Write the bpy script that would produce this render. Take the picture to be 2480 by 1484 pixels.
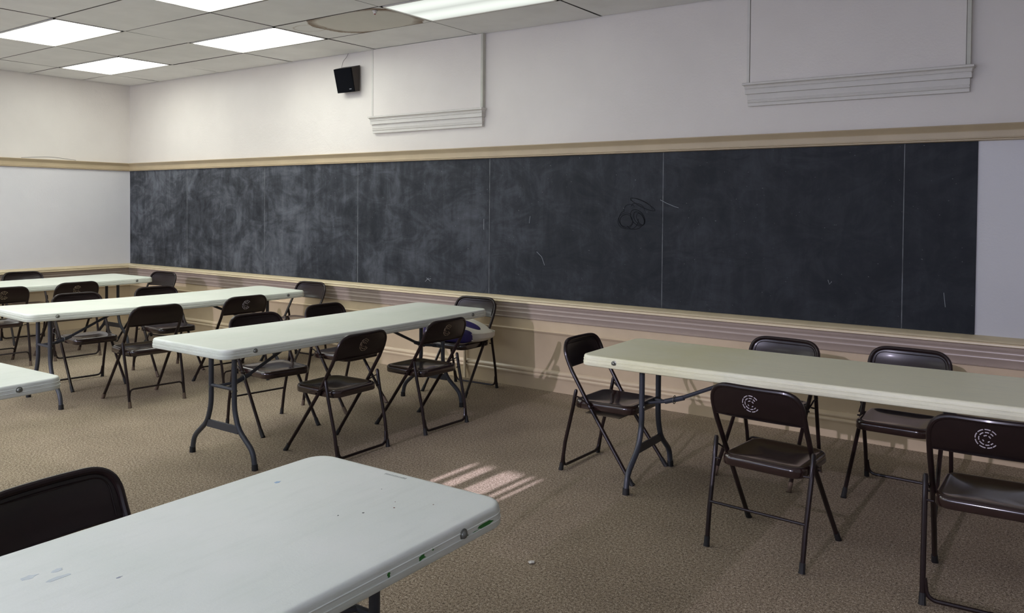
import bpy, math, random
from mathutils import Vector, Matrix
random.seed(7)
PI = math.pi
scene = bpy.context.scene
COL = scene.collection
for o in list(bpy.data.objects): bpy.data.objects.remove(o)

# ------------------------------------------------------------------ camera, world, sun, exposure
F, CX, CY = 2007.46, 1218.1, 547.7
YAW, PITCH, ROLL = 2.20135598, -0.0230551802, 0.00765788413
CAM = Vector((10.2429023, -5.82851610, 1.53513592))
def cam_axes():
    f = Vector((math.cos(YAW)*math.cos(PITCH), math.sin(YAW)*math.cos(PITCH), math.sin(PITCH)))
    r = Vector((math.sin(YAW), -math.cos(YAW), 0)); u = r.cross(f)
    return math.cos(ROLL)*r + math.sin(ROLL)*u, -math.sin(ROLL)*r + math.cos(ROLL)*u, f
cam = bpy.data.cameras.new('camera'); camo = bpy.data.objects.new('camera', cam); COL.objects.link(camo)
R_, U_, F_ = cam_axes(); M = Matrix.Identity(4)
for i in range(3): M[i][0] = R_[i]; M[i][1] = U_[i]; M[i][2] = -F_[i]; M[i][3] = CAM[i]
camo.matrix_world = M
cam.sensor_fit = 'HORIZONTAL'; cam.sensor_width = 36; cam.lens = F*36/2480
cam.shift_x = (1240-CX)/2480; cam.shift_y = -(742-CY)/2480; cam.clip_start = .05
scene.camera = camo
scene.view_settings.view_transform = 'Standard'; scene.view_settings.look = 'None'
scene.view_settings.gamma = 1; scene.view_settings.use_curve_mapping = False
scene.view_settings.exposure = 0.62

w = bpy.data.worlds.new('sky'); scene.world = w; w.use_nodes = True
w.node_tree.nodes['Background'].inputs[0].default_value = (.70, .76, 1.0, 1)
w.node_tree.nodes['Background'].inputs[1].default_value = 44.0      # bright sky; the window shades pass 5 % of it
SUN_EL = math.radians(14.6)
sun = bpy.data.lights.new('sun', 'SUN'); sun.energy = 13; sun.angle = math.radians(.35); sun.color = (.84, .77, 1)
suno = bpy.data.objects.new('sun', sun); COL.objects.link(suno)
sd = Vector((.0, math.cos(SUN_EL), -math.sin(SUN_EL)))
suno.rotation_euler = sd.to_track_quat('-Z', 'Y').to_euler(); suno.location = (7, -12, 5)
LAMP = 6.2        # emission of the fluorescent diffusers
DIM = .68        # the weak fixture on the right
CEIL = 3.06; YB = -7.2; XR = 12.2
WINDOWS = [(.2, 2.0, .95, 2.66), (2.35, 4.15, .95, 2.66), (4.5, 5.9, .95, 2.66), (6.25, 10.9, .95, 2.66)]
for i, (x0, x1, z0, z1) in enumerate(WINDOWS):      # light portals in the window openings: they give no light of their own
    L = bpy.data.lights.new('window_portal', 'AREA'); L.shape = 'RECTANGLE'; L.size = x1-x0; L.size_y = z1-z0
    L.cycles.is_portal = True
    lo = bpy.data.objects.new('window_portal', L); COL.objects.link(lo); lo.location = ((x0+x1)/2, YB-.02, (z0+z1)/2)
    lo.rotation_euler = (PI/2, 0, 0)

# ------------------------------------------------------------------ helpers
def lin(c):
    return tuple((v/255/12.92 if v/255 <= .04045 else ((v/255+.055)/1.055)**2.4) for v in c)
class MB:
    def __init__(s): s.v = []; s.f = []
    def add(s, vs, fs):
        n = len(s.v); s.v += [tuple(v) for v in vs]; s.f += [tuple(i+n for i in f) for f in fs]; return s
    def box(s, x0, y0, z0, x1, y1, z1, m=None):
        vs = [Vector(p) for p in ((x0,y0,z0),(x1,y0,z0),(x1,y1,z0),(x0,y1,z0),(x0,y0,z1),(x1,y0,z1),(x1,y1,z1),(x0,y1,z1))]
        if m: vs = [m @ v for v in vs]
        return s.add(vs, [(0,3,2,1),(4,5,6,7),(0,1,5,4),(1,2,6,5),(2,3,7,6),(3,0,4,7)])
    def tube(s, pts, r, n=10, cap=True, ry=None):
        pts = [Vector(p) for p in pts]; N = len(pts)
        T = []
        for i in range(N):
            t = (pts[min(i+1, N-1)]-pts[max(i-1, 0)]); T.append(t.normalized())
        up = Vector((0, 0, 1)) if abs(T[0].z) < .9 else Vector((0, 1, 0))
        a = T[0].cross(up).normalized(); vs = []; fs = []
        rr = r if hasattr(r, '__len__') else [r]*N
        for i in range(N):
            a = (a - T[i]*a.dot(T[i])).normalized(); b = T[i].cross(a)
            for k in range(n):
                th = 2*PI*k/n
                vs.append(pts[i] + a*math.cos(th)*rr[i] + b*math.sin(th)*(rr[i] if ry is None else ry))
        for i in range(N-1):
            for k in range(n):
                k2 = (k+1) % n
                fs.append((i*n+k, i*n+k2, (i+1)*n+k2, (i+1)*n+k))
        if cap:
            fs.append(tuple(range(n))[::-1]); fs.append(tuple((N-1)*n+k for k in range(n)))
        return s.add(vs, fs)
    def rings(s, rings, cap0=True, cap1=True):
        n = len(rings[0]); vs = [p for r in rings for p in r]; fs = []
        for i in range(len(rings)-1):
            for k in range(n):
                k2 = (k+1) % n
                fs.append((i*n+k, i*n+k2, (i+1)*n+k2, (i+1)*n+k))
        if cap0: fs.append(tuple(range(n))[::-1])
        if cap1: fs.append(tuple((len(rings)-1)*n+k for k in range(n)))
        return s.add(vs, fs)
    def prism(s, prof, x0, x1, axis='x', sgn=1):
        """prof: list of (depth, z) closed outline; swept along x (wall y=0, into -y) or along y (wall x=0, into +x)"""
        n = len(prof); P = lambda d, z, t: (t, -d, z) if axis == 'x' else (d, t, z)
        vs = [P(d, z, x0) for d, z in prof] + [P(d, z, x1) for d, z in prof]
        fs = [(k, (k+1) % n, n+(k+1) % n, n+k) for k in range(n)] + [tuple(range(n))[::-1], tuple(range(n, 2*n))]
        return s.add(vs, fs)
    def obj(s, name, m, parent=None, smooth=35, bevel=0):
        me = bpy.data.meshes.new(name); me.from_pydata(s.v, [], s.f); me.update()
        import bmesh
        bm = bmesh.new(); bm.from_mesh(me); bmesh.ops.recalc_face_normals(bm, faces=bm.faces); bm.to_mesh(me); bm.free()
        if smooth:
            for p in me.polygons: p.use_smooth = True
            me.set_sharp_from_angle(angle=math.radians(smooth))
        if m: me.materials.append(m)
        o = bpy.data.objects.new(name, me); COL.objects.link(o)
        if parent: o.parent = parent
        if bevel:
            b = o.modifiers.new('bevel', 'BEVEL'); b.width = bevel; b.segments = 2; b.limit_method = 'ANGLE'
        return o
def fillet(pts, r, n=6):
    pts = [Vector(p) for p in pts]; out = [pts[0]]
    rs = r if hasattr(r, '__len__') else [r]*(len(pts)-2)
    for i in range(1, len(pts)-1):
        a, b, c = pts[i-1], pts[i], pts[i+1]; d = rs[i-1]
        u = (a-b); v = (c-b); d = min(d, u.length*.49, v.length*.49)
        p = b+u.normalized()*d; q = b+v.normalized()*d
        for k in range(n+1):
            t = k/n; out.append(p*(1-t)**2+b*2*t*(1-t)+q*t*t)
    out.append(pts[-1]); return out
def rrect(hx, hy, r, n=6, cx=0, cy=0):
    out = []
    for sx, sy, a0 in ((1,1,0),(-1,1,PI/2),(-1,-1,PI),(1,-1,1.5*PI)):
        for k in range(n+1):
            a = a0+PI/2*k/n; out.append((cx+sx*(hx-r)+r*math.cos(a), cy+sy*(hy-r)+r*math.sin(a)))
    return out
def tag(o, label=None, cat=None, group=None, kind=None):
    if label: o['label'] = label
    if cat: o['category'] = cat
    if group: o['group'] = group
    if kind: o['kind'] = kind
    return o
def empty(name, loc=(0,0,0), rz=0):
    o = bpy.data.objects.new(name, None); COL.objects.link(o); o.location = loc; o.rotation_euler = (0,0,rz); return o
def kids(o): return [c for c in bpy.data.objects if c.parent == o]
def copy_tree(o, parent=None):
    c = o.copy(); COL.objects.link(c); c.parent = parent
    for ch in kids(o): copy_tree(ch, c)
    return c

# ------------------------------------------------------------------ materials
class NT:
    def __init__(s, name):
        s.m = bpy.data.materials.new(name); s.m.use_nodes = True; s.t = s.m.node_tree; s.b = s.t.nodes['Principled BSDF']
        s.tc = None
    def n(s, t, **kw):
        x = s.t.nodes.new(t)
        for k, v in kw.items(): setattr(x, k, v)
        return x
    def co(s, scale=(1,1,1), loc=(0,0,0), kind='Object', rot=(0,0,0)):
        if kind == 'World': src = s.n('ShaderNodeNewGeometry').outputs['Position']
        else: src = s.n('ShaderNodeTexCoord').outputs[kind]
        mp = s.n('ShaderNodeMapping'); mp.inputs['Scale'].default_value = scale; mp.inputs['Location'].default_value = loc; mp.inputs['Rotation'].default_value = rot
        s.t.links.new(src, mp.inputs[0]); return mp.outputs[0]
    def l(s, a, b): s.t.links.new(a, b)
    def noise(s, co, sc, det=3, rough=.6, dist=0):
        x = s.n('ShaderNodeTexNoise'); x.inputs['Scale'].default_value = sc; x.inputs['Detail'].default_value = det
        x.inputs['Roughness'].default_value = rough; x.inputs['Distortion'].default_value = dist
        s.l(co, x.inputs['Vector']); return x.outputs['Fac']
    def ramp(s, fac, stops):
        r = s.n('ShaderNodeValToRGB'); e = r.color_ramp.elements
        while len(e) < len(stops): e.new(.5)
        for i, (p, c) in enumerate(stops):
            e[i].position = p; e[i].color = (*c, 1) if hasattr(c, '__len__') else (c, c, c, 1)
        s.l(fac, r.inputs[0]); return r.outputs[0]
    def mix(s, fac, a, b, typ='MIX'):
        x = s.n('ShaderNodeMix', data_type='RGBA', blend_type=typ)
        for sock, v in ((x.inputs[0], fac), (x.inputs[6], a), (x.inputs[7], b)):
            if hasattr(v, 'is_linked') or isinstance(v, bpy.types.NodeSocket): s.l(v, sock)
            elif hasattr(v, '__len__'): sock.default_value = (*v, 1)
            else: sock.default_value = v if sock == x.inputs[0] else (v, v, v, 1)
        return x.outputs[2]
    def math(s, op, a, b=0, clamp=False):
        x = s.n('ShaderNodeMath', operation=op); x.use_clamp = clamp
        for sock, v in ((x.inputs[0], a), (x.inputs[1], b)):
            if isinstance(v, bpy.types.NodeSocket): s.l(v, sock)
            else: sock.default_value = v
        return x.outputs[0]
    def xyz(s, co):
        x = s.n('ShaderNodeSeparateXYZ'); s.l(co, x.inputs[0]); return x.outputs
    def bump(s, h, strength=.2, dist=.01):
        x = s.n('ShaderNodeBump'); x.inputs['Strength'].default_value = strength; x.inputs['Distance'].default_value = dist
        s.l(h, x.inputs['Height']); s.l(x.outputs[0], s.b.inputs['Normal'])
    def set(s, color=None, rough=None, metal=None, spec=None, coat=None):
        if color is not None:
            if isinstance(color, bpy.types.NodeSocket): s.l(color, s.b.inputs['Base Color'])
            else: s.b.inputs['Base Color'].default_value = (*color, 1)
        if rough is not None:
            if isinstance(rough, bpy.types.NodeSocket): s.l(rough, s.b.inputs['Roughness'])
            else: s.b.inputs['Roughness'].default_value = rough
        if metal is not None: s.b.inputs['Metallic'].default_value = metal
        if spec is not None: s.b.inputs['Specular IOR Level'].default_value = spec
        if coat is not None: s.b.inputs['Coat Weight'].default_value = coat; s.b.inputs['Coat Roughness'].default_value = .12
        return s.m
def plain(name, c, rough=.5, metal=0, spec=.5, coat=None, var=.08, sc=12):
    t = NT(name); co = t.co(); nz = t.noise(co, sc, 3)
    c = lin(c); d = tuple(v*(1-var) for v in c); e = tuple(min(1, v*(1+var)) for v in c)
    return t.set(t.ramp(nz, [(.3, d), (.7, e)]), rough, metal, spec, coat)
def mat_plaster():
    t = NT('wall_plaster'); co = t.co(kind='World')
    x = t.xyz(co)
    band = t.math('MULTIPLY', t.math('GREATER_THAN', x['Z'], .77), t.math('LESS_THAN', x['Z'], 1.99))
    a = t.noise(co, 1.1, 4, .6); c = t.ramp(a, [(.3, lin((220, 213, 206))), (.7, lin((229, 222, 215)))])
    b = t.ramp(a, [(.3, lin((214, 211, 214))), (.7, lin((222, 219, 221)))])
    s = t.noise(co, 9, 5, .65); big = t.ramp(t.noise(co, 1.6, 2), [(.45, 0.0), (.62, 1.0)])
    h = t.math('ADD', t.math('MULTIPLY', s, t.math('MULTIPLY', big, .5)), t.math('MULTIPLY', t.noise(co, 60, 2), .12))
    t.bump(h, .6, .014)
    return t.set(t.mix(band, c, b), .42, spec=.4)
def mat_carpet():
    t = NT('carpet'); co = t.co(kind='World')
    a = t.noise(co, 210, 2, .6); b = t.noise(co, 85, 3, .65); c = t.noise(co, 2.2, 4, .55)
    fle = t.ramp(t.math('ADD', t.math('MULTIPLY', a, .55), t.math('MULTIPLY', b, .45)),
                 [(.36, lin((60, 50, 42))), (.45, lin((126, 112, 94))), (.54, lin((162, 147, 126))), (.66, lin((212, 200, 180)))])
    st = t.ramp(c, [(.3, (.86, .85, .84)), (.7, (1.06, 1.05, 1.04))])
    t.bump(t.math('ADD', a, b), .5, .006)
    return t.set(t.mix(1.0, fle, st, 'MULTIPLY'), .95, spec=.15)
def mat_ceiling():
    t = NT('ceiling_tile'); co = t.co(kind='World'); x = t.xyz(co)
    n1 = t.noise(co, 90, 3, .7); n2 = t.noise(co, 3, 3)
    c = t.ramp(n2, [(.3, lin((232, 231, 229))), (.7, lin((240, 239, 237)))])
    t.bump(n1, .25, .004)
    # water stain on one tile: an irregular brown tide line round a yellowed centre
    wob = t.math('MULTIPLY', t.math('SUBTRACT', t.noise(co, 6, 6, .75), .5), .26)
    u = t.math('DIVIDE', t.math('SUBTRACT', x['X'], 5.24), .52); v = t.math('DIVIDE', t.math('SUBTRACT', x['Y'], -.93), .37)
    r = t.math('POWER', t.math('ADD', t.math('POWER', t.math('ABSOLUTE', u), 2.6), t.math('POWER', t.math('ABSOLUTE', v), 2.6)), .385)
    r = t.math('ADD', r, wob)
    tile = t.math('MULTIPLY', t.math('MULTIPLY', t.math('GREATER_THAN', x['X'], 4.46), t.math('LESS_THAN', x['X'], 5.69)),
                  t.math('MULTIPLY', t.math('GREATER_THAN', x['Y'], -1.235), t.math('LESS_THAN', x['Y'], -.625)))
    ring = t.ramp(r, [(.80, 0.0), (.90, .8), (.975, 1.0), (.995, 0.0)])
    side = t.ramp(t.noise(co, 2.3, 3), [(.35, .5), (.6, 1.0)])
    inner = t.ramp(r, [(.6, .35), (.96, .35), (1.0, 0.0)])
    c = t.mix(t.math('MULTIPLY', inner, tile), c, lin((190, 180, 150)))
    c = t.mix(t.math('MULTIPLY', t.math('MULTIPLY', ring, side), tile), c, lin((112, 76, 38)))
    r2 = t.math('ADD', t.math('POWER', t.math('POWER', t.math('ADD', t.math('POWER', t.math('DIVIDE', t.math('SUBTRACT', x['X'], 4.66), .16), 2),
         t.math('POWER', t.math('DIVIDE', t.math('SUBTRACT', x['Y'], -1.02), .13), 2)), .5), 1), t.math('MULTIPLY', wob, 1.4))
    ring2 = t.ramp(r2, [(.86, 0.0), (.95, .5), (1.0, 0.0)])
    c = t.mix(t.math('MULTIPLY', ring2, tile), c, lin((150, 118, 78)))
    return t.set(c, .9, spec=.2)
def mat_board():
    t = NT('slate'); co = t.co(kind='World'); x = t.xyz(co)
    sm = t.noise(t.co((1.0, 1, .9), kind='World'), 1.5, 7, .68, .9)
    st = t.noise(t.co((5, 1, 1.1), kind='World'), 1.8, 5, .65, .5)
    hz = t.noise(t.co((1.6, 1, 2.6), (3, 0, 1), kind='World'), 1.6, 7, .72, 1.6)
    amt = t.ramp(t.math('DIVIDE', x['X'], 9.6), [(0, 1.0), (.25, .72), (.50, .42), (.70, .2), (1, .11)])
    ch = t.math('MULTIPLY', t.ramp(t.math('ADD', t.math('MULTIPLY', sm, .42), t.math('ADD', t.math('MULTIPLY', st, .26), t.math('MULTIPLY', hz, .32))),
                [(.41, .03), (.49, .24), (.555, .6), (.63, 1.0)]), amt)
    spk = t.math('GREATER_THAN', t.noise(co, 70, 1), .80)
    c = t.mix(t.math('MULTIPLY', ch, .5), t.ramp(hz, [(.3, lin((23, 26, 34))), (.7, lin((33, 36, 43)))]), lin((166, 170, 182)))
    c = t.mix(t.math('MULTIPLY', spk, .35), c, lin((190, 190, 190)))
    return t.set(c, .62, spec=.3)
def mat_tabletop(stained=False):
    t = NT('table_plastic'); co = t.co(); n1 = t.noise(co, 3, 4, .6); n2 = t.noise(t.co((1, 6, 1)), 5, 4, .7)
    c = t.ramp(n1, [(.3, lin((212, 217, 204))), (.7, lin((221, 223, 212)))])
    if stained: c = t.mix(.7, c, lin((230, 226, 190)))
    c = t.mix(t.ramp(n2, [(.5, 0.0), (.8, .25)]), c, lin((190, 195, 180)))
    if stained:
        x = t.xyz(co)
        e = t.ramp(t.math('ADD', t.math('ABSOLUTE', t.math('ADD', x['X'], .72)), t.math('MULTIPLY', t.noise(co, 2.5, 4), 1.1)), [(.35, 1.0), (1.05, 0.0)])
        c = t.mix(t.math('MULTIPLY', e, .5), c, lin((204, 198, 138)))
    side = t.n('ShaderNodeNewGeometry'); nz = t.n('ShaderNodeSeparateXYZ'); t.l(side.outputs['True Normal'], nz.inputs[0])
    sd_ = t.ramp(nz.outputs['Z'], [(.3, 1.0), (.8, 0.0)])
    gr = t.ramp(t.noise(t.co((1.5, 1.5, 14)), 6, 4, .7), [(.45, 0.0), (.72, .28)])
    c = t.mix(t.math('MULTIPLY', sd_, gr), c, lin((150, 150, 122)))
    t.bump(t.noise(co, 160, 2), .12, .002)
    return t.set(c, .48, spec=.4)
M_wall = mat_plaster(); M_carpet = mat_carpet(); M_ceil = mat_ceiling(); M_slate = mat_board()
M_top = mat_tabletop(); M_top_y = mat_tabletop(True)
M_groove = plain('groove_grey', (96, 92, 86), .8)  # dark grey backing of the narrow cornice grooves
M_dark = plain('gap_shade_dark', (22, 20, 19), .9)
M_grid = plain('grid_white', (205, 202, 196), .5, var=.03)
M_rail = plain('cream_gloss_paint', (210, 193, 160), .32, var=.05, sc=4)
M_railtop = plain('tan_gloss_paint', (190, 171, 141), .38, var=.06, sc=4)
M_apron = plain('grey_tan_gloss', (156, 142, 130), .3, var=.05, sc=4)  # greyer, darker tan than the rail and wainscot
M_wains = plain('beige_gloss_paint', (190, 172, 144), .24, var=.06, sc=3)
M_trimw = plain('white_trim_paint', (214, 209, 202), .4, var=.03)
M_frame = plain('brown_enamel', (32, 22, 21), .3, spec=.28, coat=.08, var=.1, sc=30)
M_seat = plain('brown_seat_enamel', (42, 28, 25), .16, spec=.5, coat=.5, var=.12, sc=20)
M_leg = plain('charcoal_steel', (52, 55, 62), .42, spec=.5, var=.08, sc=30)
M_rub = plain('black_rubber', (22, 21, 21), .7)
M_rubb = plain('worn_brown_rubber', (88, 72, 58), .7)
M_emb = plain('pale_emblem', (176, 168, 172), .5)
M_embt = plain('tan_emblem', (134, 116, 92), .5)
M_metal = plain('galvanised', (112, 114, 106), .3, metal=.6)
M_gril = plain('speaker_cloth', (9, 10, 16), .9, spec=.1)
M_spk = plain('brown_woodgrain', (38, 27, 21), .5, var=.25, sc=20)
M_silver = plain('silver', (190, 190, 195), .3, metal=.6)
M_cord = plain('grey_cord', (120, 116, 112), .6)
M_white = plain('white_fabric', (212, 206, 192), .75, sc=8)
M_navy = plain('navy_fabric', (44, 32, 96), .6)
M_green = plain('green_paint', (38, 112, 40), .5); M_blue = plain('pale_blue_paint', (150, 178, 200), .5)
M_brown = plain('brown_mark', (120, 84, 60), .6); M_ink = plain('dark_ink', (70, 74, 64), .6)
M_chalk = plain('chalk', (150, 154, 160), .9); M_paper = plain('brown_card', (96, 82, 66), .8)
M_scrib = plain('black_marker', (12, 12, 18), .5, spec=.2)
M_red = plain('red_bulb', (150, 50, 40), .4)
M_shade = plain('shade_cloth', (200, 196, 186), .8)
_t = NT('sheer_shade'); _tr = _t.n('ShaderNodeBsdfTransparent'); _tr.inputs[0].default_value = (.224, .224, .224, 1)   # two faces: 5 %
_t.t.nodes.remove(_t.b); _t.l(_tr.outputs[0], _t.t.nodes['Material Output'].inputs[0]); M_sheer = _t.m
def mat_lamp(name, s, bands):
    t = NT(name); x = t.xyz(t.co())
    e = t.n('ShaderNodeEmission')
    wv = t.math('ABSOLUTE', t.math('SINE', t.math('MULTIPLY', t.math('ADD', x['Y'], .29), 2*PI/.58*1.0)))
    st = t.math('MULTIPLY', t.ramp(wv, [(0, 1-bands), (1, 1.0)]), s)
    t.l(st, e.inputs[1]); e.inputs[0].default_value = (.95, 1.0, .93, 1)
    t.t.nodes.remove(t.b); t.l(e.outputs[0], t.t.nodes['Material Output'].inputs[0]); return t.m
M_lamp = mat_lamp('lit_diffuser', LAMP, .35); M_dim = mat_lamp('dim_lit_diffuser', DIM, .32)

# ------------------------------------------------------------------ room shell
def struct(o, label=None): return tag(o, label, kind='structure')
struct(MB().box(-.2, YB-.2, -.1, XR+.2, .2, 0).obj('floor', M_carpet, smooth=0), 'speckled beige-brown low pile carpet')
TR = .0
struct(MB().box(-.2, 0, 0, XR+.2, .2, CEIL+.2).obj('wall_right', M_wall, smooth=0), 'white plaster wall above and beside the long blackboard')
struct(MB().box(-.2, YB-.2, 0, 0, 0, CEIL+.2).obj('wall_left', M_wall, smooth=0), 'white plaster wall on the left with beige rails')
struct(MB().box(XR, YB-.2, 0, XR+.2, 0, CEIL+.2).obj('wall_far', M_wall, smooth=0))
mb = MB(); xs = [0]
for (x0, x1, z0, z1) in WINDOWS:
    mb.box(xs[-1], YB-.2, 0, x0, YB, CEIL+.2); mb.box(x0, YB-.2, 0, x1, YB, z0); mb.box(x0, YB-.2, z1, x1, YB, CEIL+.2); xs.append(x1)
mb.box(xs[-1], YB-.2, 0, XR, YB, CEIL+.2)
struct(mb.obj('wall_back', M_wall, smooth=0))
for i, (x0, x1, z0, z1) in enumerate(WINDOWS):
    m = MB()
    for a in ((x0, z0, x0+.05, z1), (x1-.05, z0, x1, z1), (x0, z0, x1, z0+.05), (x0, z1-.04, x1, z1), (x0, (z0+z1)/2-.02, x1, (z0+z1)/2+.02)):
        m.box(a[0], YB-.12, a[1], a[2], YB-.08, a[3])
    wn = struct(m.obj('window_%d' % (i+1), M_trimw, smooth=0))
    b = MB()                                        # thin see-through shade; slits added in window_4 shape the sun streaks on the carpet
    if i == 3:
        b.box(x0, YB-.05, z0, x1, YB-.048, 1.272); b.box(x0, YB-.05, 1.38, x1, YB-.048, z1); xx = x0
        for gx0, gx1 in ((7.20, 7.235), (7.29, 7.36), (7.44, 7.57), (7.61, 7.64), (7.68, 7.70)):
            b.box(xx, YB-.05, 1.272, gx0, YB-.048, 1.38); xx = gx1
        b.box(xx, YB-.05, 1.272, x1, YB-.048, 1.38)
    else: b.box(x0, YB-.05, z0, x1, YB-.048, z1)
    b.obj('window_shade', M_sheer, wn, smooth=0)

# ceiling: lay-in tiles with shadow gaps, fixtures dropped in some cells
GX0, GS, GY = .70, 1.25, .62
gxs = [GX0-GS+GS*k for k in range(11)]; gxs[0] = 0.0
gxs = [x for x in gxs if x < XR] + [XR]
gys = [-GY*k for k in range(15)]; gys = [y for y in gys if y > YB] + [YB]
LIGHTS = [(.70, -.62, 'A', 1), (3.20, -.62, 'B', 1), (5.70, -.62, 'C', 0), (1.95, -1.86, 'D', 1), (4.45, -1.86, 'E', 2),
          (.70, -3.10, 'F', 1), (3.20, -3.10, 'G', 1), (1.95, -4.34, 'H', 1), (4.45, -4.34, 'I', 1), (.70, -5.58, 'J', 1), (3.20, -5.58, 'K', 1), (5.70, -5.58, 'L', 1)]  # fixtures F to L are added out of view as fill light
def is_light(x, y): return any(abs(x-a) < .05 and abs(y-b) < .05 for a, b, _, _ in LIGHTS)
cm = MB(); g = .007
for i in range(len(gxs)-1):
    for j in range(len(gys)-1):
        x0, x1, y1, y0 = gxs[i], gxs[i+1], gys[j], gys[j+1]
        if is_light(x0, y1): continue
        c = random.uniform(-.004, .002)
        zz = [CEIL+random.uniform(-.003, .002)+.002 for _ in range(4)]
        cm.add([(x0+g, y0+g, zz[0]), (x1-g, y0+g, zz[1]), (x1-g, y1-g, zz[2]), (x0+g, y1-g, zz[3])], [(0,1,2,3)])
struct(cm.obj('ceiling', M_ceil, smooth=0), 'suspended ceiling of off-white lay-in tiles')
struct(MB().box(0, YB, CEIL+.022, XR, 0, CEIL+.2).obj('ceiling_backing', M_dark, smooth=0))  # dark sheet over the tiles; its colour supplies the shadow in the gaps
gm = MB()                                                # thin grid bars, dark grey to stand for shade in the gaps
for x in gxs[1:-1]: gm.box(x-.0035, YB, CEIL+.004, x+.0035, 0, CEIL+.02)
for y in gys[1:-1]: gm.box(0, y-.0035, CEIL+.004, XR, y+.0035, CEIL+.02)
struct(gm.obj('trim_1', plain('grid_grey', (96, 94, 90), .6), smooth=0), 'narrow ceiling grid bars')
LBL = dict(A='glowing ceiling light nearest the corner of the two white walls', B='glowing ceiling light between the left corner light and the stained tile',
           C='dimmer banded ceiling light to the right of the water-stained tile', D='brightest ceiling light at the far left of the picture',
           E='ceiling light cut off by the top edge, above the stained tile')
for (x, y, k, on) in LIGHTS:
    t = empty('ceiling_light', (x+GS/2, y-GY/2, CEIL)); tag(t, LBL.get(k, 'added fluorescent ceiling light out of view, fill for the rest of the room'), 'ceiling light', 'recessed fluorescent ceiling lights')
    hx, hy = GS/2-.012, GY/2-.012; fw = .016
    f = MB(); f.box(-hx, -hy, -.003, hx, -hy+fw, .06); f.box(-hx, hy-fw, -.003, hx, hy, .06); f.box(-hx, -hy, -.003, -hx+fw, hy, .06); f.box(hx-fw, -hy, -.003, hx, hy, .06)
    f.obj('light_frame', M_trimw, t, smooth=0)
    d = MB(); d.box(-hx+fw, -hy+fw, .002, hx-fw, hy-fw, .008); d.obj('diffuser', M_lamp if on else M_dim, t, smooth=0)

# rails, apron, wainscot and base mouldings
RAIL = [(0, .772), (.056, .758), (.066, .752), (.068, .744), (.062, .738), (.066, .733), (.066, .722), (.050, .716), (0, .716)]
APR = [(0, .717), (.046, .717), (.044, .705), (.048, .702), (.046, .694), (.040, .690), (.038, .676), (.041, .672), (.038, .664), (.032, .655), (.030, .640), (.033, .636), (.030, .630), (.022, .615), (.020, .598), (.024, .594), (.022, .586), (.012, .582), (0, .582)]
PAN = [(0, .583), (.010, .583), (.010, .502), (.020, .500), (.026, .494), (.024, .488), (.018, .482), (.012, .474), (.008, .470), (.008, .17), (0, .17)]
BASE = [(0, .175), (.010, .175), (.016, .168), (.026, .160), (.030, .150), (.026, .142), (.022, .136), (.026, .132), (.032, .126), (.032, .116), (.026, .108), (.024, .100), (.024, 0), (0, 0)]
TOPR = [(0, 2.062), (.050, 2.062), (.054, 2.056), (.050, 2.050), (.040, 2.042), (.036, 2.034), (.026, 2.026), (.024, 2.018), (.024, 1.984), (.030, 1.982), (.030, 1.977), (.024, 1.975), (.028, 1.972), (.028, 1.966), (.022, 1.963), (0, 1.961)]
for nm, prof, mt, lab in (('trim_2', TOPR, M_railtop, 'beige picture rail above the blackboard'), ('trim_3', RAIL, M_rail, 'cream chalk rail under the blackboard'),
                     ('trim_4', APR, M_apron, 'fluted moulding band under the chalk rail'), ('trim_5', PAN, M_wains, 'beige glossy wainscot panelling under the blackboard'), ('baseboard_right', BASE, M_wains, 'beige moulded baseboard under the blackboard')):
    struct(MB().prism(prof, 0, XR).obj(nm, mt, smooth=50), lab)
for nm, prof, mt, lab in (('trim_6', TOPR, M_railtop, 'beige picture rail on the left wall'), ('trim_7', RAIL, M_rail, 'cream chair rail on the left wall'),
                     ('trim_8', APR, M_apron, 'fluted moulding band on the left wall'), ('trim_9', PAN, M_wains, 'beige wainscot panelling on the left wall'), ('baseboard_left', BASE, M_wains, 'beige baseboard on the left wall')):
    struct(MB().prism(prof, YB, -.001, axis='y').obj(nm, mt, smooth=50), lab)

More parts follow.
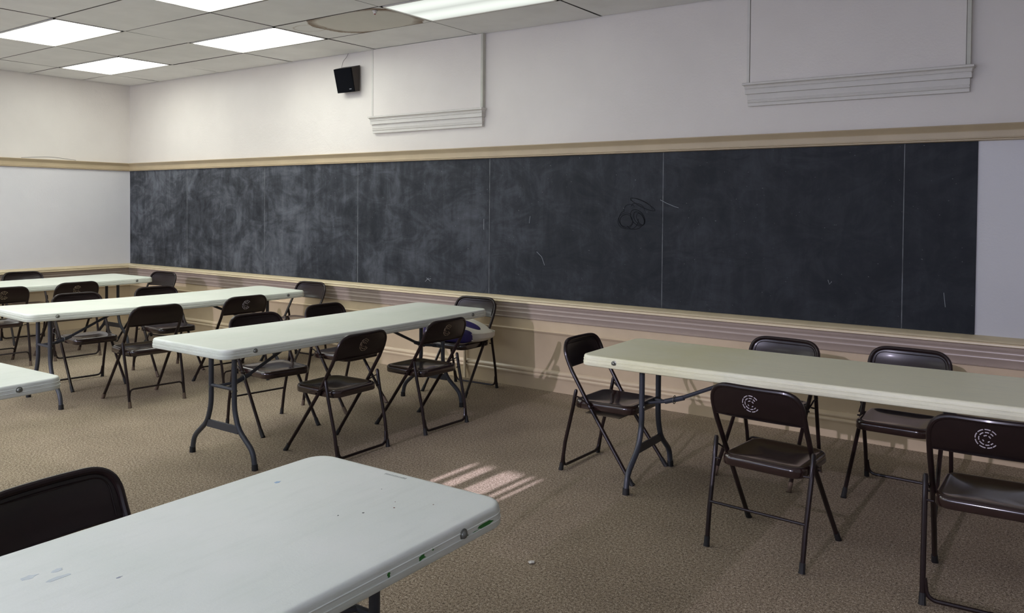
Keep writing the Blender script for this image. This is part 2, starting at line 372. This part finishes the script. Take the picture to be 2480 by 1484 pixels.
# cornices hanging over two boxed chases
M_strip = plain('strip_paint', (196, 194, 182), .45)
def cornice(L, R, cl, cr, zt, dt, label):
    # L, R: sides of the boxed panel; cl, cr: sides of the moulding
    t = empty('wall_cornice', ((L+R)/2, 0, zt)); hw = (R-L)/2; mx = (L+R)/2; h = CEIL-zt-.002
    MB().box(-hw+.006, -.032, 0, hw-.026, -.0005, h).obj('panel_board', M_wall, t, smooth=0)
    MB().box(hw-.022, -.040, 0, hw, -.0005, h).obj('side_strip', M_strip, t, smooth=0)
    MB().box(-hw-.020, -.030, 0, -hw, -.0005, h).obj('side_strip', M_trimw, t, smooth=0)
    MB().box(-hw, -.014, 0, -hw+.006, -.0005, h).obj('groove', M_groove, t, smooth=0)
    MB().box(hw-.026, -.020, 0, hw-.022, -.0005, h).obj('groove', M_groove, t, smooth=0)
    e_ = dt
    prof = [(.0, .002), (e_, .002), (e_+.006, -.002), (e_+.006, -.014), (e_-.004, -.016), (e_-.012, -.022), (e_-.016, -.034), (e_-.014, -.040), (e_-.022, -.041), (e_-.022, -.048), (e_-.018, -.049),
            (e_-.018, -.076), (e_-.036, -.078), (e_-.036, -.116), (e_-.040, -.117), (e_-.040, -.124), (e_-.036, -.126), (e_-.038, -.134), (e_-.044, -.137), (e_-.040, -.140), (e_-.040, -.160), (0, -.162)]
    m = MB(); n = len(prof); rings = []
    for (d, z) in prof:
        e = d*.6; a_, b_ = cl-mx-e, cr-mx+e
        rings.append([(a_, -.0005, z), (a_, -d-.0005, z), (b_, -d-.0005, z), (b_, -.0005, z)])
    vs = [p for r in rings for p in r]; fs = []
    for i in range(n-1):
        for k in range(3): fs.append((i*4+k, i*4+k+1, (i+1)*4+k+1, (i+1)*4+k))
    m.add(vs, fs); m.obj('crown_moulding', M_trimw, t, smooth=25)
    tag(t, label, 'cornice', 'white cornices under boxed panels'); return t
cornice(4.428, 5.785, 4.446, 5.756, 2.405, .072, 'small white cornice moulding beside the wall speaker, panel up to the ceiling')
cornice(8.165, 9.545, 8.17, 9.525, 2.425, .066, 'large white cornice moulding at the top right of the wall')

# blackboard of slate panels
bb = empty('blackboard', (0, 0, .773)); tag(bb, 'long black slate blackboard smeared with chalk, along the right wall', 'blackboard')
seams = [0.012, 1.28, 2.744, 4.20, 5.845, 7.50, 9.18, 9.595]
for a, b in zip(seams[:-1], seams[1:]):
    MB().box(a+.003, -.008, 0, b-.003, -.0005, 1.188).obj('slate_panel', M_slate, bb, smooth=0, bevel=.002)
M_seam = plain('seam_chalk', (110, 112, 116), .9, var=.5, sc=9)
for s_ in seams[1:-1]: MB().box(s_-.003, -.0075, 0, s_+.003, -.001, 1.188).obj('panel_seam', M_seam, bb, smooth=0)
def stroke(name, pts, r, mt, close=False):
    m = MB()
    P = [Vector((x, -.0085, z-.773)) for x, z in pts]
    m.tube(P, r, 6, ry=None); return m.obj(name, mt, bb)
def arc_pts(cx, cz, rx, rz, a0, a1, tilt=0, n=26):
    out = []
    for k in range(n+1):
        a = a0+(a1-a0)*k/n; x = rx*math.cos(a); z = rz*math.sin(a)
        out.append((cx+x*math.cos(tilt)-z*math.sin(tilt), cz+x*math.sin(tilt)+z*math.cos(tilt)))
    return out
sc = MB()
def addst(m, pts, r):  # chalk and marker strokes
    m.tube([Vector((x, -.0085, z-.773)) for x, z in pts], r, 5)
for a in ((7.19, 1.435, .055, .05, 0, 2*PI, 0), (7.185, 1.435, .068, .062, .5, 5.9, .3), (7.21, 1.445, .085, .075, 2.2, 6.6, -.2), (7.22, 1.52, .05, .045, .6, 3.4, 0),
          (7.29, 1.46, .075, .05, 0, 6.2, -.8), (7.30, 1.455, .06, .035, 0, 6.2, -.9), (7.315, 1.45, .05, .028, .2, 6.2, -1.0), (7.29, 1.53, .06, .04, .2, 3.2, -.4),
          (7.33, 1.565, .115, .022, 0, 2*PI, -.42), (7.32, 1.562, .10, .034, .1, 3.4, -.42), (7.26, 1.40, .06, .03, 3.3, 6.1, 0)):
    addst(sc, arc_pts(*a), .002)
sc.obj('scribble', M_scrib, bb)
for p in ([(5.785, 1.43), (5.785, 1.335)], [(7.48, 1.60), (7.53, 1.575), (7.60, 1.548), (7.63, 1.54)], [(5.10, .835), (5.14, .87)], [(5.115, .87), (5.165, .84)], [(5.12, .855), (5.17, .865)],
          [(6.28, 1.46), (6.27, 1.40)], [(9.42, 1.02), (9.425, .97), (9.43, .93)], [(8.72, 1.06), (8.73, 1.03), (8.745, 1.05)], [(6.35, 1.16), (6.40, 1.12), (6.43, 1.05)]):
    ck = MB(); addst(ck, p, .0018); ck.obj('chalk_mark', M_chalk, bb)

# ------------------------------------------------------------------ folding tables
LEN = 2.44
def table(name, cx, cy, ang, W, label, top=None, sag=.006, corner=.07, extra=None):
    t = empty('folding_table', (cx, cy, 0), ang); tag(t, label, 'table', 'white plastic folding tables'); top = top or M_top
    hx, hy = LEN/2, W/2; H = .737
    prof = [(.0, .012, -.058), (.0, .003, -.055), (.0, .001, -.052), (.0, .0012, -.0395), (0, .0002, -.0385), (0, .0002, -.0365), (0, .0022, -.0355), (0, .0026, -.0235), (0, .0016, -.0225), (0, .0016, -.0210), (0, .0038, -.020), (0, .0044, -.011), (0, .0062, -.006), (0, .0095, -.0022), (0, .014, -.0005), (0, .018, 0), (0, .024, 0)]
    rings = []; n = 8
    def sagz(x): return -sag*(1-(x/hx)**2)
    for (_, inset, z) in prof:
        # outline subdivided along the long sides so the top can sag
        r = corner; pts = []
        ax, ay = hx-inset, hy-inset; rr = max(r-inset, .01); NS = 12
        for q, (sx, sy, a0) in enumerate(((1,1,0),(-1,1,PI/2),(-1,-1,PI),(1,-1,1.5*PI))):
            for k in range(n+1):
                a = a0+PI/2*k/n; pts.append((sx*(ax-rr)+rr*math.cos(a), sy*(ay-rr)+rr*math.sin(a)))
            if q in (0, 2):
                e = pts[-1]; x_end = -sx*(ax-rr)
                for k in range(1, NS): pts.append((e[0]+(x_end-e[0])*k/NS, e[1]))
        rings.append([(x, y, H+z+sagz(x)) for x, y in pts])
    mb = MB(); mb.rings(rings[:-1], True, False)
    # crowned top cap as strips across the width
    last = rings[-2]; top_r = rings[-1]; N = len(last)
    n0 = len(mb.v); mb.v += top_r
    b = len(mb.v)-2*N
    for k in range(N):
        k2 = (k+1) % N; mb.f.append((b+k, b+k2, b+N+k2, b+N+k))
    # pair the +y side with the -y side
    side1 = list(range(0, 9+12+8)); side2 = list(range(9+11+9, N))
    i, j = 0, N-1; B = b+N
    while i+1 < j:
        if j-1 == i+1: mb.f.append((B+i, B+i+1, B+j)); break
        mb.f.append((B+i, B+i+1, B+j-1, B+j)); i += 1; j -= 1
    tt = mb.obj('tabletop', top, t, smooth=40)
    # bolts on both long sides
    for sx in (-1, 1):
        for sy in (-1, 1):
            bx = sx*(hx-.21); pr = [(.015, 0), (.0148, .0015), (.011, .003), (.0095, .006), (.006, .009), (.0001, .010)]
            rg = [[(bx+r*math.cos(2*PI*k/14), sy*(hy-.0035+d), H-.027+r*math.sin(2*PI*k/14)+sagz(bx)) for k in range(14)] for r, d in pr]
            MB().rings(rg, True, True).obj('bolt', M_metal, t)
    # leg frames
    for sx in (-1, 1):
        lx = sx*(hx-.258)
        for sy in (-1, 1):
            P = fillet([(lx, sy*.112, H-.05), (lx, sy*.112, .33), (lx, sy*.150, .215), (lx, sy*.285, .105), (lx, sy*.302, .02)], [.05, .05, .06])
            lg = MB().tube(P, .0155, 12).obj('leg', M_leg, t)
            MB().tube([(lx, sy*.3015, .035), (lx, sy*.3025, .012), (lx, sy*.303, 0)], [.0175, .0185, .019], 12).obj('foot_cap', M_rub, lg)
            c = MB(); c.tube([(lx-.018, sy*.112, .435), (lx+.018, sy*.112, .435)], .008, 8); c.obj('rivet', M_metal, lg)
        cb = MB(); cb.box(lx-.006, -.15, .185, lx+.006, .15, .232); cb.obj('crossbar', M_leg, t, bevel=.002)
        cb = MB(); cb.tube([(lx, -.112, .445), (lx, .112, .445)], .011, 8); cb.obj('crossbar', M_leg, t)
        # folding brace with locking ring, up to the underside
        ex = lx-sx*.62
        br = MB()
        br.tube([(lx, -.05, .445), (lx-sx*.10, 0, .458)], .009, 8); br.tube([(lx, .05, .445), (lx-sx*.10, 0, .458)], .009, 8)
        br.tube([(lx-sx*.09, 0, .456), (lx-sx*.20, 0, .492)], .014, 8); br.tube([(lx-sx*.18, 0, .486), (ex, 0, H-.052)], .0105, 8)
        bo = br.obj('brace', M_leg, t)
        rg = [(lx-sx*.145+.004*math.cos(a)*0, .022*math.cos(a), .474+.022*math.sin(a)) for a in [2*PI*k/14 for k in range(15)]]
        MB().tube(rg, .0025, 6, cap=False).obj('locking_ring', M_metal, bo)
        hb = MB(); hb.tube([(lx, -hy+.05, H-.052), (lx, hy-.05, H-.052)], .013, 8); hb.obj('pivot_bar', M_leg, t)
    return t
def ends(ex, ey, dx, dy, off=LEN/2):
    l = math.hypot(dx, dy); return ex+dx/l*off, ey+dy/l*off, math.atan2(dy, dx)
cx_, cy_, an = ends(8.568, -4.006, .019, -1)
t_fore = table('fore', cx_, cy_, an, .752, 'large foreground white folding table with green paint flecks on its edge', sag=.004, corner=.075)
t_mid = table('mid', 5.9685, -1.8605, PI/2+.0098, .745, 'white folding table in the middle, ahead of the bag chair', sag=.006)
t_sec = table('sec', 3.715, -1.816, math.atan2(.998, .064), .748, 'sagging white folding table second from the left wall', sag=.011)
cx_, cy_, an = ends(1.375, -.737, .031, -.9995)
t_back = table('back', cx_, cy_, an, .80, 'farthest white folding table, next to the left wall', sag=.004)
cx_, cy_, an = ends(7.915, -1.578, .999, .0354)
t_right = table('right', cx_, cy_, an, .741, 'yellowed folding table at the right, running along the blackboard', M_top_y, sag=.004)
cx_, cy_, an = ends(5.978, -3.945, .044, -.999)
t_left = table('left', cx_, cy_, an, .76, 'white folding table whose corner shows at the lower left edge', sag=.004)

# paint flecks and marks on the foreground table (local frame of the table)
def to_local(t, x, y):
    a = -t.rotation_euler.z; dx, dy = x-t.location.x, y-t.location.y
    return dx*math.cos(a)-dy*math.sin(a), dx*math.sin(a)+dy*math.cos(a)
def blot(m, x, y, z, rx, ry, seed, ax='z'):
    rnd = random.Random(seed); vs = []; n = 14
    for k in range(n):
        a = 2*PI*k/n; q = rnd.uniform(.6, 1.15); u, v = rx*q*math.cos(a), ry*q*math.sin(a)
        vs.append((x+u, y+v, z) if ax == 'z' else (x+u, y, z+v))
    nn = [(a, b, c+.0006) if ax == 'z' else (a, b-.0006*1, c) for a, b, c in vs]
    m.rings([vs, nn])
def zt(lx): return .737-.004*(1-(lx/(LEN/2))**2)-.0001
for nm, mt, lst in (('paint_spot', M_blue, [(8.319, -4.288, .012, .007)]), ('paint_spot', M_brown, [(8.728, -4.233, .003, .003), (8.796, -4.154, .003, .002), (8.70, -4.20, .0015, .0015)]),
                    ('paint_spot', M_ink, [(8.689, -4.308, .004, .003), (8.60, -4.15, .0018, .0018), (8.65, -4.36, .003, .002)]), ('paint_spot', M_chalk, [(8.541, -4.887, .008, .003)]), ('smudge', plain('grey_smudge', (192, 200, 198), .5), [(8.388, -5.003, .02, .010), (8.44, -4.971, .03, .010), (8.40, -4.95, .014, .008)])):
    m = MB()
    for i, (x, y, rx, ry) in enumerate(lst):
        lx, ly = to_local(t_fore, x, y); blot(m, lx, ly, zt(lx), rx, ry, i+3)
    m.obj(nm, mt, t_fore, smooth=0)
m = MB()
ys = .376
for i, (dx, z, rx, rz) in enumerate(((-.085, .7055, .034, .0085), (-.125, .699, .02, .004), (-.165, .6985, .006, .005), (-.34, .706, .016, .007), (-.36, .697, .010, .004), (-.455, .705, .006, .006), (-.30, .712, .004, .004))):
    # near long side of the table is local -y or +y depending on the turn; find it by the camera side
    lx0, ly0 = to_local(t_fore, 8.945, -3.999); s = 1 if ly0 > 0 else -1; sx = 1 if lx0 > 0 else -1
    rnd = random.Random(i); n = 12; a_, b_ = [], []
    for k in range(n):
        a = 2*PI*k/n; q = rnd.uniform(.5, 1.2); u, v = rx*q*math.cos(a), rz*q*math.sin(a)
        X = lx0+sx*(dx)+u - sx*.03; a_.append((X, s*(ys-.0040), z+v)); b_.append((X, s*(ys-.0022), z+v))
    MB().rings([a_, b_]).obj('paint_fleck', M_green, t_fore, smooth=0)
# moulded lettering too worn to read, at the end of the top
m = MB(); rnd = random.Random(5)
for k in range(14):
    f = k/13; x, y = 8.515+.078*f, -4.046+.002*f
    lx, ly = to_local(t_fore, x, y)
    r = .0022 if k < 11 else .0034
    m.box(lx-.006+rnd.uniform(0, .002), ly-r*.35, zt(lx), lx+.005, ly+r*.35, zt(lx)+.0006)
m.obj('worn_lettering', plain('lettering', (140, 146, 136), .5), t_fore, smooth=0)

# ------------------------------------------------------------------ steel folding chairs
W2, DEP = .2175, .465
def ux(z):                                    # rear-leaning tube: x for height z
    T = [(0, .465), (.372, .195), (.43, .158), (.525, .100), (.585, .062), (.65, .030), (.70, .013), (.752, .004), (.80, .0)]
    for (z0, x0), (z1, x1) in zip(T[:-1], T[1:]):
        if z <= z1: return x0+(x1-x0)*(z-z0)/(z1-z0)
    return 0
def bow(y, z):
    k = max(0, min(1, (z-.56)/.08)); return -.026*(1-min(1, (y/.207)**2))*k
def half(z): return W2-.014*min(1, z/.42)
def chair_proto(brace, emblem, tip):
    root = empty('folding_chair')
    # back frame arch
    pts = []
    arch = fillet([(.2035, .40), (.2065, .56), (.2075, .752), (-.2075, .752), (-.2065, .56), (-.2035, .40)], [.02, .115, .115, .02], 10)
    full = []
    A = [Vector((a[0], a[1], 0)) for a in arch]
    for i in range(len(A)-1):
        for k in range(4): full.append(A[i].lerp(A[i+1], k/4))
    full.append(A[-1])
    P = [(ux(p.y)+bow(p.x, p.y), p.x, p.y) for p in full]
    MB().tube(P, .0115, 10).obj('back_frame', M_frame, root)
    # front legs
    for s in (1, -1):
        lg = MB().tube([(ux(.402), s*.2035, .402), (ux(.20), s*.210, .20), (ux(.02), s*half(0), .02)], .0112, 10).obj('leg', M_frame, root)
        MB().tube([(ux(.045)-.0, s*.2168, .045), (ux(.012), s*W2, .012), (ux(0)+.002, s*W2, 0)], [.0128, .0135, .015], 10).obj('foot_cap', tip, lg)
    # rear legs, capped above the seat, outside the arch
    for s in (1, -1):
        o = .0145
        lg = MB().tube([(.004, s*(W2), .02), (.028, s*(W2+.002), .17), (.080, s*(.2035+o+.005), .376), (.100, s*(.2035+o+.006), .478), (.1015, s*(.2035+o+.006), .487)], [.0108, .0108, .0108, .0108, .007], 10).obj('leg', M_frame, root)
        MB().tube([(.006, s*W2, .045), (.001, s*W2, .012), (-.002, s*W2, 0)], [.0124, .0132, .0148], 10).obj('foot_cap', tip, lg)
        MB().tube([(.098, s*(.2035+.030), .455), (.122, s*(.2035+.016), .440), (.178, s*(.2035+.014), .408)], .0055, 8, ry=.004).obj('hinge_link', M_frame, root)
        MB().tube([(.193, s*.186, .392), (.193, s*.224, .392)], .005, 8).obj('pivot', M_frame, root)
        MB().tube([(.075, s*.190, .388), (.080, s*.2225, .388)], .0045, 8).obj('pivot', M_frame, root)
    # seat pan: dished, thick rolled edge
    rings = []
    def out(ins, z, dish=0):
        r = []
        for (x, y) in rrect(.192-ins, .190-ins, .062-min(ins, .03), 8, cx=.246):
            ny = y*(1-.06*max(0, (x-.246)/.19)); r.append((x, ny, z))
        return r
    for ins, z in ((.012, .372), (.003, .373), (0, .377), (0, .404), (.003, .413), (.010, .419), (.020, .420), (.032, .4175), (.050, .412), (.085, .408), (.14, .406)):
        rings.append(out(ins, z))
    MB().rings(rings).obj('seat', M_seat, root, smooth=50)
    # curved backrest sheet
    NY, NZ = 22, 8; g_ = []
    def ztop(y):
        a = abs(y); c = .2075; r = .095
        if a < c-r: return .752
        t = (a-(c-r))/r; return .752-r*(1-math.sqrt(max(0, 1-t*t)))
    def grid(off):
        V = []
        for i in range(NY+1):
            y = -.2035+.407*i/NY; z1 = ztop(y); z0 = .607
            z1 = max(z1, z0+.03)
            for j in range(NZ+1):
                z = z0+(z1-z0)*j/NZ; V.append((ux(z)+bow(y, z)+off, y, z))
        return V
    a, b = grid(-.0065), grid(-.0035)
    m = MB(); nv = len(a); fs = []
    for i in range(NY):
        for j in range(NZ):
            k = i*(NZ+1)+j; q = (k, k+1, k+NZ+2, k+NZ+1); fs.append(q); fs.append(tuple(nv+x for x in q[::-1]))
    for i in range(NY):
        for j in (0, NZ):
            k = i*(NZ+1)+j; fs.append((k, k+NZ+1, nv+k+NZ+1, nv+k))
    for j in range(NZ):
        for i in (0, NY):
            k = i*(NZ+1)+j; fs.append((k, k+1, nv+k+1, nv+k))
    bk = m.add(a+b, fs).obj('backrest', M_frame, root, smooth=60)
    # raised bead just inside the front rim
    bp = fillet([(.180, .615, 0), (.182, .728, 0), (-.182, .728, 0), (-.180, .615, 0)], [.09, .09], 10)
    MB().tube([(ux(p.y)+bow(p.x, p.y)-.0025, p.x, p.y) for p in bp], .0022, 6).obj('bead', M_frame, bk)
    br = [(ux(.607)+bow(-.2+.4*k/16, .607)-.004, -.2+.4*k/16, .607) for k in range(17)]
    MB().tube(br, .0035, 6).obj('lower_rim', M_frame, bk)
    if emblem:
        em = MB(); cz, cyy = .685, .012
        for R, segs in ((.037, [(35, 62), (70, 100), (108, 140), (148, 180), (190, 222), (232, 265), (274, 300), (306, 326)]),
                        (.0255, [(35, 60), (72, 102), (114, 148), (162, 195), (208, 250), (262, 292), (304, 325)]),
                        (.0135, [(20, 60), (85, 130), (200, 230), (290, 320)])):
            for a0, a1 in segs:
                pp = []
                for k in range(5):
                    a = math.radians(a0+(a1-a0)*k/4); yy = cyy-R*math.cos(a); zz = cz+R*math.sin(a)
                    pp.append((ux(zz)+bow(yy, zz)-.0068, yy, zz))
                em.tube(pp, .0022, 6)
        em.obj('emblem', emblem, bk)
    # rear brace
    if brace == 'bar':
        MB().tube([(.030, -W2, .198), (.030, W2, .198)], .0068, 8).obj('stretcher', M_frame, root)
    elif brace == 'floor':
        P = fillet([(.016, -W2+.006, .10), (.006, -W2+.016, .022), (.006, W2-.016, .022), (.016, W2-.006, .10)], [.05, .05], 8)
        MB().tube(P, .0085, 8).obj('stretcher', M_frame, root)
    else:
        P = fillet([(.014, -W2+.004, .075), (.018, -W2+.012, .135), (.018, W2-.012, .135), (.014, W2-.004, .075)], [.045, .045], 8)
        MB().tube(P, .0068, 8).obj('stretcher', M_frame, root)
        if brace == 'arch2':
            P = fillet([(.410, -W2+.004, .075), (.372, -W2+.012, .128), (.372, W2-.012, .128), (.410, W2-.004, .075)], [.045, .045], 8)
            MB().tube(P, .0068, 8).obj('stretcher', M_frame, root)
    return root
PROTO = {}
G = dict(mid='chairs around the middle table', sec='chairs around the second table', back='chairs around the farthest table', right='chairs around the yellowed table')
CHAIRS = [  # x, y, heading, brace, emblem, tip, group, label
 (9.012, -2.268, 1.504, 'bar', 'l', 'k', 'right', 'brown steel folding chair with bright emblem, at the near side of the yellowed table'),
 (9.904, -2.265, 1.626, 'floor', 'l', 'k', 'right', 'brown folding chair cut off by the right edge of the picture'),
 (7.682, -1.507, .001, 'floor', None, 'k', 'right', 'brown folding chair tucked sideways into the left end of the yellowed table'),
 (8.693, -.826, -1.651, 'arch', None, 'b', 'right', 'folding chair behind the yellowed table, between it and the wall, left one'),
 (9.364, -.755, -1.602, 'floor', None, 'k', 'right', 'folding chair behind the yellowed table with its shiny seat visible, right one'),
 (6.560, -2.222, 3.17, 'floor', 't', 'k', 'mid', 'brown folding chair nearest the front at the middle table, back turned, shiny seat'),
 (6.572, -1.442, 3.127, 'floor', 't', 'k', 'mid', 'brown folding chair with emblem, in front of the chair holding the bag'),
 (5.858, -.201, -1.522, 'floor', None, 'k', 'mid', 'brown folding chair holding the navy and white bag, against the wall'),
 (4.334, -2.244, 3.059, 'arch', None, 'b', 'sec', 'brown folding chair with plain back and pale leg tips, behind the middle table corner'),
 (5.323, -2.089, -.115, 'bar', None, 'k', 'mid', 'folding chair on the far side of the middle table, seat seen under the tabletop'),
 (5.258, -1.385, .034, 'arch', None, 'b', 'mid', 'folding chair on the far side of the middle table, the one nearer the wall'),
 (4.301, -1.402, 3.106, 'arch2', 'l', 'k', 'sec', 'folding chair with round emblem at the near side of the second table'),
 (2.993, -1.451, -.067, 'arch', None, 'b', 'sec', 'folding chair beyond the second table, partly behind the plain-backed chair'),
 (3.008, -2.202, -.087, 'floor', None, 'k', 'sec', 'folding chair beyond the second table, in front of an emblem-backed chair'),
 (1.988, -1.677, 3.099, 'floor', 't', 'b', 'back', 'folding chair with half hidden emblem at the farthest table'),
 (2.019, -2.365, 3.062, 'arch2', 't', 'b', 'back', 'folding chair with round emblem at the left edge of the picture'),
 (.303, -1.456, -.123, 'floor', None, 'k', 'back', 'folding chair between the farthest table and the left wall'),
 (3.708, -.175, -1.506, 'floor', None, 'k', 'sec', 'empty folding chair at the wall end of the second table'),
 (1.468, -.425, -1.417, 'floor', None, 'k', 'back', 'folding chair in the corner, at the end of the farthest table'),
 (7.863, -4.716, .079, 'floor', None, 'k', None, 'large dark folding chair back behind the foreground table, lower left'),
]
EM = {'l': M_emb, 't': M_embt, None: None}; TP = {'k': M_rub, 'b': M_rubb}
chairs = []
for (x, y, a, br, em, tp, gr, lab) in CHAIRS:
    key = (br, em, tp)
    if key not in PROTO: c = PROTO[key] = chair_proto(br, EM[em], TP[tp])
    else: c = copy_tree(PROTO[key])
    c.location = (x, y, 0); c.rotation_euler = (0, 0, a); tag(c, lab, 'chair', 'brown steel folding chairs'); chairs.append(c)
# card label hanging under the seat of the sideways chair
cd = MB().box(.15, -.20, .352, .37, -.06, .356).obj('card_tag', M_paper, chairs[2], smooth=0); cd.rotation_euler = (0, 0, 0)
cd['label'] = 'brown card stuck under the seat'

# ------------------------------------------------------------------ bag on the wall chair
bag = empty('duffel_bag', (5.86, -.42, .421)); tag(bag, 'navy and white cloth bag lying on the folding chair by the wall', 'bag')
def lump(cx, cy, cz, hx, hy, hz, p=3.0, n=28, m=14, seed=1, warp=.0, slope=0):
    rnd = random.Random(seed); rings = []; ph = [rnd.uniform(0, 6) for _ in range(6)]
    for j in range(m+1):
        v = -PI/2+PI*j/m; r = []
        for k in range(n):
            u = 2*PI*k/n; cu, su, cv, sv = math.cos(u), math.sin(u), math.cos(v), math.sin(v)
            sg = lambda t, e: math.copysign(abs(t)**e, t)
            e = 2/p; x = hx*sg(cv, e)*sg(cu, e); y = hy*sg(cv, e)*sg(su, e); z = hz*sg(sv, e)
            z += warp*(math.sin(7*x/hx+ph[0])*math.cos(5*y/hy+ph[1]))*(z > -hz*.5)
            z -= slope*x*(z > 0)
            r.append((cx+x, cy+y, max(cz+z, .001)))
        rings.append(r)
    return MB().rings(rings)
BX, BY, BZ, BP, BS = .275, .170, .092, 3.0, .28
lump(.02, .02, .082, BX, BY, BZ, BP, slope=BS).obj('bag_body', M_white, bag, smooth=80)
lump(-.03, -.128, .060, .255, .060, .066, 3.5, seed=4, slope=.06).obj('front_panel', M_navy, bag, smooth=80)
lump(-.215, .02, .075, .085, .172, .092, 3.0, seed=6, slope=.2).obj('end_panel', M_navy, bag, smooth=80)
def bag_z(x, y): return .082+BZ*max(0, 1-abs(x/BX)**BP-abs(y/BY)**BP)**(1/BP)-BS*x
R0, R1 = [], []
rr_ = []
for f_ in (1.0, .75, .45, .1):
    rr_.append([(.02+.10+.10*f_*math.cos(a)-.02*f_*math.sin(a), .02-.06+.048*f_*math.sin(a)+.03*f_*math.cos(a)) for a in [2*PI*k/24 for k in range(24)]])
rings_ = [[(x, y, bag_z(x-.02, y-.02)-.004) for x, y in rr_[0]]]+[[(x, y, bag_z(x-.02, y-.02)+.0035) for x, y in r_] for r_ in rr_]
MB().rings(rings_).obj('top_patch', M_navy, bag, smooth=80)
MB().tube([(x, y, bag_z(x-.02, y-.02)+.002) for x, y in [(-.15, -.145), (0, -.150), (.15, -.145), (.23, -.12)]], .004, 6).obj('seam_piping', M_white, bag)

# ------------------------------------------------------------------ loudspeaker on the wall
sp = empty('wall_speaker', (4.114, 0, 2.79)); tag(sp, 'small black and brown loudspeaker tilted down from the right wall', 'speaker')
SY = [(-.020, .138), (-.148, .098), (-.0887, -.132), (-.020, -.1155)]       # side outline: back top, front top, front bottom, back bottom
hw_ = .121
def wedge(y0, y1, ins):
    # y0..y1: fraction of depth from the back (0) to the front (1)
    bt, ft, fb, bb_ = [Vector((0, y, z)) for y, z in SY]
    P = [bt.lerp(ft, y0), bt.lerp(ft, y1), bb_.lerp(fb, y1), bb_.lerp(fb, y0)]
    c = sum(P, Vector())/4
    vs = []
    for sx in (-1, 1):
        for p in P:
            p = p + (c-p).normalized()*ins; vs.append((sx*(hw_-ins), p.y, p.z))
    return MB().add(vs, [(0,1,2,3), (7,6,5,4), (0,4,5,1), (1,5,6,2), (2,6,7,3), (3,7,4,0)])
wedge(0, .86, 0).obj('cabinet', M_spk, sp, smooth=0, bevel=.002)
wedge(.87, 1, .0008).obj('grille', M_gril, sp, smooth=0, bevel=.002)
nrm = Vector((0, -(SY[1][1]-SY[2][1]), (SY[1][0]-SY[2][0]))).normalized(); 
bm_ = Vector((0, SY[2][0], SY[2][1])).lerp(Vector((0, SY[1][0], SY[1][1])), .13); up_ = (Vector((0, SY[1][0], SY[1][1]))-Vector((0, SY[2][0], SY[2][1]))).normalized()
vs = []
for d in (.0002, -.0028):
    for dx, dz in ((.058, -.003), (.086, -.003), (.086, .004), (.058, .004)):
        p = Vector((dx, 0, 0)) + bm_ + up_*dz + Vector((0, d, d*.25)); vs.append(tuple(p))
MB().rings([vs[:4], vs[4:]]).obj('badge', M_silver, sp, smooth=0)
MB().box(-.03, -.021, -.05, .03, -.0006, .05).obj('wall_plate', M_rub, sp, smooth=0)
pts = [Vector((-.055, -.10, .112)), Vector((-.075, -.06, .19)), Vector((-.072, -.02, .23)), Vector((-.055, -.008, CEIL-2.79+.004))]
MB().tube(fillet(pts, .06), .0022, 6).obj('cable', M_cord, sp)

# small fittings
s = empty('ceiling_hook', (5.587, -1.168, CEIL)); tag(s, 'tiny white fitting with a red centre on the stained ceiling tile', 'ceiling fitting')
MB().rings([[(r_*math.cos(2*PI*k/16), r_*math.sin(2*PI*k/16), z) for k in range(16)] for r_, z in ((.022, -.001), (.022, -.006), (.014, -.012), (.012, -.022), (.009, -.024))]).obj('cup', M_trimw, s)
MB().rings([[(r_*math.cos(2*PI*k/10), r_*math.sin(2*PI*k/10), z) for k in range(10)] for r_, z in ((.007, -.023), (.006, -.029), (.001, -.031))]).obj('bulb', M_red, s)
p = MB().tube(fillet([(5.60, -.036, .72), (5.60, -.036, .30), (5.61, -.045, .12), (5.635, -.075, .012)], .06), .013, 10).obj('wall_pipe', M_wains, smooth=60)
tag(p, 'thin beige pipe down the wall under the chair with the bag', 'pipe')
p = MB().tube(fillet([(.052, -1.35, 2.066), (.045, -1.15, 2.085), (.045, -1.0, 2.092), (.052, -.72, 2.066)], .1), .003, 6).obj('loose_cable', M_cord)
tag(p, 'thin loose cable arching above the left wall picture rail', 'cable')
rnd = random.Random(2); vs = [(8.262+.012*math.cos(a)*rnd.uniform(.5, 1.2), -2.886+.02*math.sin(a)*rnd.uniform(.5, 1.2), .002+rnd.uniform(0, .006)) for a in [2*PI*k/9 for k in range(9)]]
p = MB().rings([vs, [(x, y, z+.0015) for x, y, z in vs]]).obj('paper_scrap', M_trimw, smooth=0); tag(p, 'tiny white scrap of paper on the open carpet', 'paper scrap')
